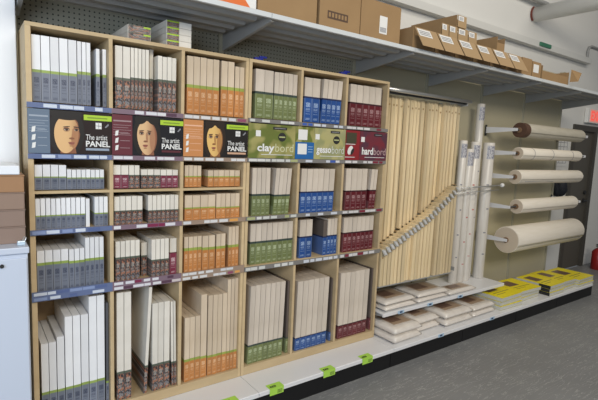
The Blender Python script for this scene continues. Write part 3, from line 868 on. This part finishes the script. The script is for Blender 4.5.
M['wrap'] = wood('wrapped_canvas', (0.70, 0.65, 0.58), (0.80, 0.76, 0.69), (20, 20, 2), 0.28, spec=.5)
M['barcode'] = mat('barcode_label', (0.3, 0.33, 0.45), .4)
t = NT(M['barcode']); v = t.coords('Generated', (1, 1, 1)); nz = t.noise(v, 6, 2)
t.color(t.mix(t.math('GREATER_THAN', nz, .5), (0.55, 0.54, 0.55), (0.25, 0.25, 0.30)))
M['redprint'] = mat('red_print_mark', (0.5, 0.12, 0.10), .5)
TZ = .3625
tubes = [(3.790, 2.60, .039, 1.375, 'leftmost of the wrapped tubes'), (3.882, 2.59, .040, 1.30, 'second from left of the wrapped tubes'), (3.980, 2.60, .043, 1.37, 'third from left of the wrapped tubes'),
         (4.080, 2.64, .039, 1.74, 'tallest, rising above the others'), (4.205, 2.59, .055, 1.37, 'rightmost and thickest of the wrapped tubes')]
for i, (x, y, r, h, wh) in enumerate(tubes):
    q = thing('wrapped_tube', (x, y, TZ), 'clear-wrapped white canvas tube, %s' % wh, 'canvas roll', 'wrapped canvas tubes')
    lx = random.uniform(-.008, .008)
    MB().tube([(0, 0, 0), (0, 0, .004), (lx * .5, 0, h * .5), (lx, 0, h - .004), (lx, 0, h)], [r * .94, r, r, r, r * .93], 16).build('tube_body', M['wrap'], q, smooth=True)
    MB().tube([(lx, 0, h), (lx, 0, h + .001)], r * .45, 12).build('core_hole', M['ink'], q)
    if h > 1:
        e = MB()
        for k in range(7):
            a0, a1 = [math.radians(-160 + 17 * (k + g)) for g in (0, 1)]
            R_ = r + .0012
            z0, z1 = h - .16, h - .03
            e.poly([(lx + math.cos(a0) * R_, math.sin(a0) * R_, z0), (lx + math.cos(a1) * R_, math.sin(a1) * R_, z0), (lx + math.cos(a1) * R_, math.sin(a1) * R_, z1), (lx + math.cos(a0) * R_, math.sin(a0) * R_, z1)])
        e.build('barcode_label', M['barcode'], q)
        e = MB()
        for (z0, aa) in ((h - .42, -140), (h - .66, -120), (h - .90, -130), (h - 1.12, -125)):
            a0, a1 = math.radians(aa), math.radians(aa + 26)
            R_ = r + .001
            e.poly([(lx * .7 + math.cos(a0) * R_, math.sin(a0) * R_, z0), (lx * .7 + math.cos(a1) * R_, math.sin(a1) * R_, z0), (lx * .7 + math.cos(a1) * R_, math.sin(a1) * R_, z0 + .012), (lx * .7 + math.cos(a0) * R_, math.sin(a0) * R_, z0 + .012)])
        e.build('printed_marks', M['redprint'] if i in (1, 2) else M['greyink'], q)
hp = thing('retaining_bar', (3.64, 2.505, 1.30), 'zinc wire bar with ball end holding back the wrapped tubes', 'rail')
MB().tube([(0, .262, 0), (0, 0, 0), (.70, 0, .015)], .007, 8).tube([(0, .262, -.045), (0, .0, -.045), (.66, 0, -.03)], .005, 8).build('wire_bar', M['chrome'], hp, smooth=True)
MB().tube([(.695, 0, .015), (.70, 0, .015), (.715, 0, .0152), (.73, 0, .0155), (.735, 0, .0156)], [.008, .018, .022, .018, .008], 12).build('ball_end', M['white'], hp, smooth=True)

# ---- bagged canvas packs
M['bag'] = mat('clear_bagged_canvas', (0.68, 0.63, 0.56), 0.18, spec=.8)
t = NT(M['bag']); v = t.coords('Object', (3, 3, 30)); nz = t.noise(v, 2.4, 3)
cr = t.noise(t.coords('Object', (9, 3, 6)), 2.2, 4)
t.color(t.mix(nz, (0.60, 0.52, 0.44), (0.92, 0.88, 0.82)))
t.bump(cr, .5, .012)
M['sienna'] = mat('brown_picture', (0.22, 0.11, 0.08), .3)
t = NT(M['sienna']); nz = t.noise(t.coords('Generated', (3, 3, 1)), 2.0, 3); t.color(t.mix(nz, (0.10, 0.05, 0.035), (0.26, 0.16, 0.11)))
M['tanpic'] = mat('tan_picture', (0.42, 0.30, 0.20), .3)


def soft_slab(w, d, h, amp=.002, nx=14, ny=12):
    """a rounded, slightly wrinkled bag around a flat pack"""
    b = MB()
    R0 = h * .5
    def top(i, j, sgn):
        u, v_ = i / nx, j / ny
        ex = min(u, 1 - u) * w; ey = min(v_, 1 - v_) * d
        e = min(ex, ey)
        k = math.sqrt(max(0, 1 - max(0, 1 - e / .02) ** 2)) if e < .02 else 1
        return (u * w, v_ * d, h * .5 + sgn * (h * .5 - .002) * (0.25 + .75 * k) + (random.uniform(-amp, amp) * .4 if sgn > 0 else 0))
    g = {}
    for sgn in (1, -1):
        for i in range(nx + 1):
            for j in range(ny + 1):
                g[sgn, i, j] = len(b.v); b.v.append(top(i, j, sgn))
        for i in range(nx):
            for j in range(ny):
                f = [g[sgn, i, j], g[sgn, i + 1, j], g[sgn, i + 1, j + 1], g[sgn, i, j + 1]]
                b.f.append(f if sgn > 0 else f[::-1]); b.m.append(0)
    rim = [(i, 0) for i in range(nx)] + [(nx, j) for j in range(ny)] + [(i, ny) for i in range(nx, 0, -1)] + [(0, j) for j in range(ny, 0, -1)]
    for k in range(len(rim)):
        a, c_ = rim[k], rim[(k + 1) % len(rim)]
        b.f.append([g[-1, a[0], a[1]], g[-1, c_[0], c_[1]], g[1, c_[0], c_[1]], g[1, a[0], a[1]]]); b.m.append(0)
    return b


def canvas_pack(x, y, z, w, d, h, label, group, rz=0.0, pic=True, dark=True):
    p = thing('canvas_pack', (x, y, z), label, 'canvas pack', group, rz)
    soft_slab(w, d, h).build('bagged_canvas', M['bag'], p, smooth=True)
    if pic:
        MB().box(w * .20, w * .84, d * .22, d * .80, h - .0005, h + .0012).build('cover_sheet', M['tanpic'], p)
        MB().box(w * .23, w * .62, d * .34, d * .77, h + .0013, h + .002).build('cover_picture', M['sienna'], p)
    MB().box(w * .05, w * .97, .004, .0065, h * .38, h * .46).build('canvas_edge', M['tanpic'], p) if False else None
    return p


grp = 'bagged canvas packs on the small shelf'
for (x0, x1, n, nm, d, rz) in ((2.595, 2.955, 2, 'left', .29, .02), (2.985, 3.375, 2, 'middle', .29, -.02), (3.40, 3.80, 1, 'right', .165, .0)):
    for k in range(n):
        last = (k == n - 1)
        if n == 1: lab = 'bagged canvas pack lying alone at the right on the small shelf'
        else: lab = 'bagged canvas pack on the small shelf, %s of the %s stack' % ('top' if last else 'bottom', nm)
        canvas_pack(x0 + .006 * k, 2.345 + .008 * k, .3626 + .041 * k, x1 - x0, d, .040, lab, grp, rz * (1 if k else -.5), last)
grp = 'bagged canvas packs on the base deck'
for (x0, x1, n, h, nm, y) in ((2.56, 2.87, 2, .062, 'first', 2.20), (2.89, 3.17, 2, .056, 'second', 2.26), (3.20, 3.58, 2, .058, 'third', 2.215), (3.61, 3.96, 2, .048, 'fourth', 2.225)):
    for k in range(n):
        last = (k == n - 1)
        canvas_pack(x0 + .004 * k, y + .008 * k, .1596 + (h + .001) * k, x1 - x0, .33, h, 'bagged canvas pack on the base deck, %s of the %s stack' % ('top' if last else 'bottom', nm), grp, random.uniform(-.015, .015), last)

# ---- yellow canvas pads
M['yellow'] = mat('yellow_cover', (0.95, 0.80, 0.02), .4)
M['pages'] = mat('pad_pages', (0.50, 0.50, 0.44), .7)
t = NT(M['pages']); x = t.xyz(t.coords('Object')); w_ = t.math('FRACT', t.math('MULTIPLY', x[2], 180.0))
t.color(t.mix(w_, (0.50, 0.50, 0.44), (0.74, 0.74, 0.68)))
M['yellowdull'] = mat('yellow_back_cover', (0.42, 0.36, 0.05), .4)
YS = [(4.03, 4.40, 2.215, .37, 3, .040, 'first', .03), (4.44, 4.83, 2.255, .33, 3, .036, 'second', -.03), (4.93, 5.24, 2.195, .37, 3, .036, 'third', .02), (5.27, 5.55, 2.215, .38, 3, .034, 'fourth', -.02), (5.60, 5.98, 2.19, .40, 3, .028, 'last', .02)]
LV = ['bottom', 'middle', 'top']
for (x0, x1, y0, dd, n, h, nm, rz) in YS:
    for k in range(n):
        r_ = rz * (k - 1) * .8
        p = thing('canvas_pad', (x0 + .004 * k, y0 + .005 * (k % 2), .1596 + (h + .0006) * k), 'yellow-covered canvas pad, %s of the %s stack from the left' % (LV[k], nm), 'pad', 'yellow canvas pads', r_)
        w = x1 - x0
        MB().box(0, w, .002, dd, .001, h - .0035).build('page_block', M['pages'], p)
        MB().box(-.001, w + .001, 0, dd + .002, h - .0033, h).build('front_cover', M['yellow'], p)
        MB().box(-.001, w + .001, 0, dd + .002, -.0, .0009).build('back_cover', M['yellowdull'], p)
        if nm == 'third':
            MB().box(-.0022, -.001, 0, .12, .0005, h - .0005).build('binding_tape', M['ink'], p)
        if k == n - 1:
            MB().box(w * .14, w * .58, dd * .45, dd * .86, h, h + .0008).build('cover_picture', M['sienna'], p)
            MB().box(w * .12, w * .88, dd * .30, dd * .34, h, h + .0008).box(w * .12, w * .55, dd * .20, dd * .23, h, h + .0008).build('cover_lettering', M['yellowdull'], p)

# ================================================================== canvas rolls on rods
M['canvas'] = wood('cream_canvas', (0.84, 0.77, 0.65), (0.88, 0.81, 0.70), (3, 20, 20), .75)
M['linen'] = wood('raw_linen', (0.50, 0.46, 0.37), (0.55, 0.51, 0.42), (3, 20, 20), .8)
M['rollend'] = mat('canvas_end', (0.62, 0.52, 0.40), .8)
M['rollend_dark'] = mat('linen_end', (0.10, 0.05, 0.03), .8)
M['core'] = mat('cardboard_core', (0.22, 0.13, 0.07), .8)
ROLLS = [(4.48, 5.80, 1.872, .073, 'linen', 'brown-ended raw linen roll, highest on the wall arms'),
         (4.49, 5.80, 1.640, .062, 'canvas', 'slim white canvas roll, second from top, tied with bands'),
         (4.48, 5.86, 1.403, .073, 'canvas', 'cream canvas roll, third from top on the wall arms'),
         (4.56, 5.80, 1.098, .075, 'canvas', 'cream canvas roll hanging just above the fattest roll'),
         (4.43, 5.90, .760, .138, 'canvas', 'fattest cream canvas roll, lowest on the wall arms')]
RY = 2.45
for i, (x0, x1, z, r, mk, lab) in enumerate(ROLLS):
    q = thing('canvas_roll', (x0, RY, z), lab, 'canvas roll', 'canvas rolls on wall arms')
    L = x1 - x0
    b = MB()
    n = 40
    # wound cloth: a slightly spiral outline with a free edge
    ring = []
    for k in range(n + 1):
        a = math.radians(200) + 2 * math.pi * k / n
        rr = r * (1 - .035 * (1 - k / n))
        ring.append((math.cos(a) * rr, math.sin(a) * rr))
    for (px, m_) in ((0, 0),):
        pass
    base = len(b.v)
    xs = [0, .004, L - .004, L]
    for xi, xx in enumerate(xs):
        s_ = .985 if xi in (0, 3) else 1.0
        for (yy, zz) in ring: b.v.append((xx, yy * s_, zz * s_))
    m_ = n + 1
    for xi in range(3):
        for k in range(n):
            b.f.append([base + xi * m_ + k, base + (xi + 1) * m_ + k, base + (xi + 1) * m_ + k + 1, base + xi * m_ + k + 1]); b.m.append(0)
        b.f.append([base + xi * m_ + n, base + (xi + 1) * m_ + n, base + (xi + 1) * m_, base + xi * m_]); b.m.append(0)
    b.f.append([base + k for k in range(m_)]); b.m.append(0)
    b.f.append([base + 3 * m_ + k for k in reversed(range(m_))]); b.m.append(0)
    o = b.build('wound_canvas', M[mk], q, smooth=False)
    for pl in o.data.polygons:
        pl.use_smooth = len(pl.vertices) == 4
    e = MB()
    end = MB().tube([(-.0022, 0, 0), (-.0004, 0, 0)], r * .93, 32)
    end.build('roll_end', M['rollend_dark'] if mk == 'linen' else M['rollend'], q)
    MB().tube([(-.014, 0, 0), (-.0024, 0, 0)], r * .36 if r < .1 else r * .20, 20).build('cardboard_core', M['core'], q)
    if i == 0: MB().tube([(-.0003, 0, 0), (.09, 0, 0)], r + .001, 32).build('brown_wrap', M['rollend_dark'], q, smooth=False)
    if i == 1:
        for xx in (.22, .62, 1.08): MB().tube([(xx, 0, 0), (xx + .008, 0, 0)], r + .002, 28, cap=False).build('tie_band', M['greyink'], q, smooth=True)
    if i in (2, 4):
        for a in ([200 + 20] if i == 2 else [205]):
            aa = math.radians(a)
            MB().tube([(.10, math.cos(aa) * r * 1.0, math.sin(aa - .05) * r * 1.0), (.5, math.cos(aa) * r, math.sin(aa - .12) * r), (L * .95 if i == 4 else L * .5, math.cos(aa) * r, math.sin(aa) * r)], .0022, 5).build('loose_edge', M['greyink'], q)
for i, (x0, x1, z, r, mk, lab) in enumerate(ROLLS):
    nm = ['topmost', 'second highest', 'third highest', 'fourth highest', 'lowest'][i]
    xa, xb = 4.40, 5.97
    a = thing('roll_hanger', (xa, GY - .0125, z), 'steel rod and arms carrying the %s canvas roll' % nm, 'hanger', 'roll hangers on the back panel')
    MB().tube([(0, -.3175, 0), (xb - xa, -.3175, 0)], .009, 10).build('rod', M['dark'], a, smooth=True)
    for xx in (0, xb - xa):
        MB().hexa([(xx - .004, -.002, -.035), (xx, -.002, -.035), (xx, -.002, .03), (xx - .004, -.002, .03), (xx - .004, -.345, -.012), (xx, -.345, -.012), (xx, -.345, .015), (xx - .004, -.345, .015)]).build('arm', M['deck'], a)
        MB().box(xx - .012, xx + .012, -.006, -.0, -.06, .05).build('arm_hook', M['dark'], a)
    MB().tube([(xb - xa, -.3175, 0), (xb - xa + .05, -.3175, 0)], [.014, .009], 10).build('end_collar', M['chrome'], a)

# ================================================================== cardboard on the upper shelf
SZT = 2.3237
def carton(x0, x1, y0, y1, z1, label, tape=True, m='card', group='cartons on the upper shelf'):
    c = thing('carton', (x0, y0, SZT), label, 'box', group)
    w, d, h = x1 - x0, y1 - y0, z1 - SZT
    MB().box(0, w, 0, d, 0, h).build('carton_body', M[m], c, bevel=.003)
    MB().box(.004, w - .004, .004, d / 2 - .001, h + .0002, h + .004).box(.004, w - .004, d / 2 + .001, d - .004, h + .0002, h + .004).build('top_flap', M[m], c)
    if tape: MB().box(.0, w, d / 2 - .025, d / 2 + .025, h + .0042, h + .0048).build('packing_tape', M['tape'], c)
    return c


c = carton(.80, 1.276, 2.20, 2.60, 2.62, 'white carton with orange printed corner at left of the shelf', True, 'white')
M['orange'] = mat('orange_print', (0.72, 0.16, 0.03), .5)
MB().poly([(.20, -.0012, .0), (.445, -.0012, .0), (.22, -.0012, .25), (.10, -.0012, .25), (.10, -.0012, .03)]).build('orange_print', M['orange'], c)
c = carton(1.285, 1.682, 2.20, 2.62, 2.66, 'plain brown carton standing beside the white and orange one')
q = MB()
for k in range(5): q.box(.06, .06 + .12 - .02 * (k % 2), -.0008, -.0002, .10 + k * .02, .105 + k * .02)
q.build('faint_print', M['card_in'], c)
c = carton(1.698, 2.02, 2.195, 2.62, 2.72, 'tall brown carton with dark printed panel beside the labelled carton')
MB().box(.06, .22, -.0012, -.0002, .055, .10).build('printed_panel', mat('dark_brown_ink', (0.09, 0.05, 0.03), .7), c)
q = MB()
for k in range(6): q.box(.068 + k * .025, .083 + k * .025, -.002, -.0013, .065, .09)
q.build('panel_lettering', M['card'], c)
MB().box(.13, .25, -.0012, -.0002, .215, .33).build('shipping_label', M['white'], c)
MB().box(.17, .23, -.002, -.0013, .225, .24).build('label_print', M['blueplastic'], c)
c = carton(2.03, 2.392, 2.20, 2.62, 2.56, 'brown carton with small white barcode label beside the flap bins')
MB().box(.165, .235, -.0012, -.0002, .045, .155).build('barcode_label', M['white'], c)
q = MB()
for k in range(8): q.box(.172 + k * .007, .176 + k * .007, -.002, -.0013, .055, .085)
q.build('barcode_bars', M['greyink'], c)


M['card_flap'] = mat('cardboard_flap', (0.40, 0.27, 0.14), 0.8)


def flap_bin(x0, x1, y0, y1, z0, h, label, group, flap=True, tilt=.035, lw=.5, lab2=True, over=.03):
    """an open cardboard bin whose front flap hangs outwards and carries a white label"""
    b = thing('flap_bin', (x0, y0, z0), label, 'box', group)
    w, d = x1 - x0, y1 - y0
    t_ = .004
    MB().box(0, w, 0, d, 0, t_).box(0, t_, 0, d, t_, h).box(w - t_, w, 0, d, t_, h).box(t_, w - t_, d - t_, d, t_, h).box(t_, w - t_, 0, t_, t_, h * .62).build('bin_body', M['card'], b)
    if flap:
        # flap hinged near the top, swinging out over the shelf lip
        y_t, y_b = -.004, -.004 - tilt
        z_t, z_b = h * .98, h * .12 - over * .3
        MB().hexa([(.003, y_b - t_, z_b), (w - .003, y_b - t_, z_b), (w - .003, y_b, z_b), (.003, y_b, z_b),
                   (.003, y_t - t_, z_t), (w - .003, y_t - t_, z_t), (w - .003, y_t, z_t), (.003, y_t, z_t)]).build('front_flap', M['card_flap'], b)
        def P(u, s):
            zz = z_t + (z_b - z_t) * s
            yy = y_t + (y_b - y_t) * s - t_ - .0012
            return (u, yy, zz)
        u0, u1 = w * .06, w * (.06 + lw)
        MB().poly([P(u0, .46), P(u1, .46), P(u1, .06), P(u0, .06)]).build('bin_label', M['white'], b)
        q = MB()
        def P2(u, s):
            a = P(u, s); return (a[0], a[1] - .001, a[2])
        for k in range(3): q.poly([P2(u0 + .012, .20 + k * .09), P2(u1 - .012, .20 + k * .09), P2(u1 - .012, .16 + k * .09), P2(u0 + .012, .16 + k * .09)])
        q.build('label_print', M['greyink'], b)
    return b


fx = [(2.53, 2.765), (2.775, 3.005), (3.015, 3.235), (3.25, 3.465), (3.48, 3.70), (3.71, 3.92)]
for i, (a, b) in enumerate(fx):
    flap_bin(a, b, 2.205, 2.72, SZT, .150, 'cardboard bin with hanging labelled flap, %s from left on the shelf front' % ORD[i], 'front row of flap bins', tilt=.085, lw=.6)
bx = [(2.905, 2.990), (2.995, 3.100), (3.105, 3.235), (3.240, 3.355)]
for i, (a, b) in enumerate(bx):
    flap_bin(a, b, 2.27, 2.72, SZT + .151, .105, 'small labelled bin stacked on the flap bins, %s from left' % ORD[i], 'upper row of small bins', tilt=.006, lw=.62)
flap_bin(3.09, 3.205, 2.27, 2.72, SZT + .257, .092, 'topmost labelled bin, alone above the stacked small bins', 'upper row of small bins', tilt=.004, lw=.6)
flap_bin(3.63, 3.745, 2.25, 2.70, SZT + .151, .125, 'deep narrow bin stacked over the fifth flap bin', 'upper row of small bins', flap=False)
carton(3.955, 4.12, 2.195, 2.50, 2.47, 'narrow brown carton between the flap bins and labelled carton', False)
c = carton(4.135, 4.285, 2.195, 2.50, 2.46, 'small brown carton with a white label near the shelf end', False)
MB().box(.012, .105, -.0012, -.0002, .045, .115).build('shipping_label', M['white'], c)
ob = flap_bin(4.30, 4.82, 2.19, 2.55, SZT, .125, 'large open cardboard box, last on the shelf at right', 'front row of flap bins', flap=False)
MB().hexa([(.505, -.02, .03), (.52, -.09, .03), (.523, -.09, .03), (.508, -.02, .03), (.515, -.02, .15), (.60, -.08, .12), (.603, -.08, .12), (.518, -.02, .15)]).build('side_flap', M['card'], ob)

for o in COL.objects:
    if o.type == 'MESH' and o.parent is None and 'label' not in o and 'kind' not in o:
        print('UNTAGGED', o.name)
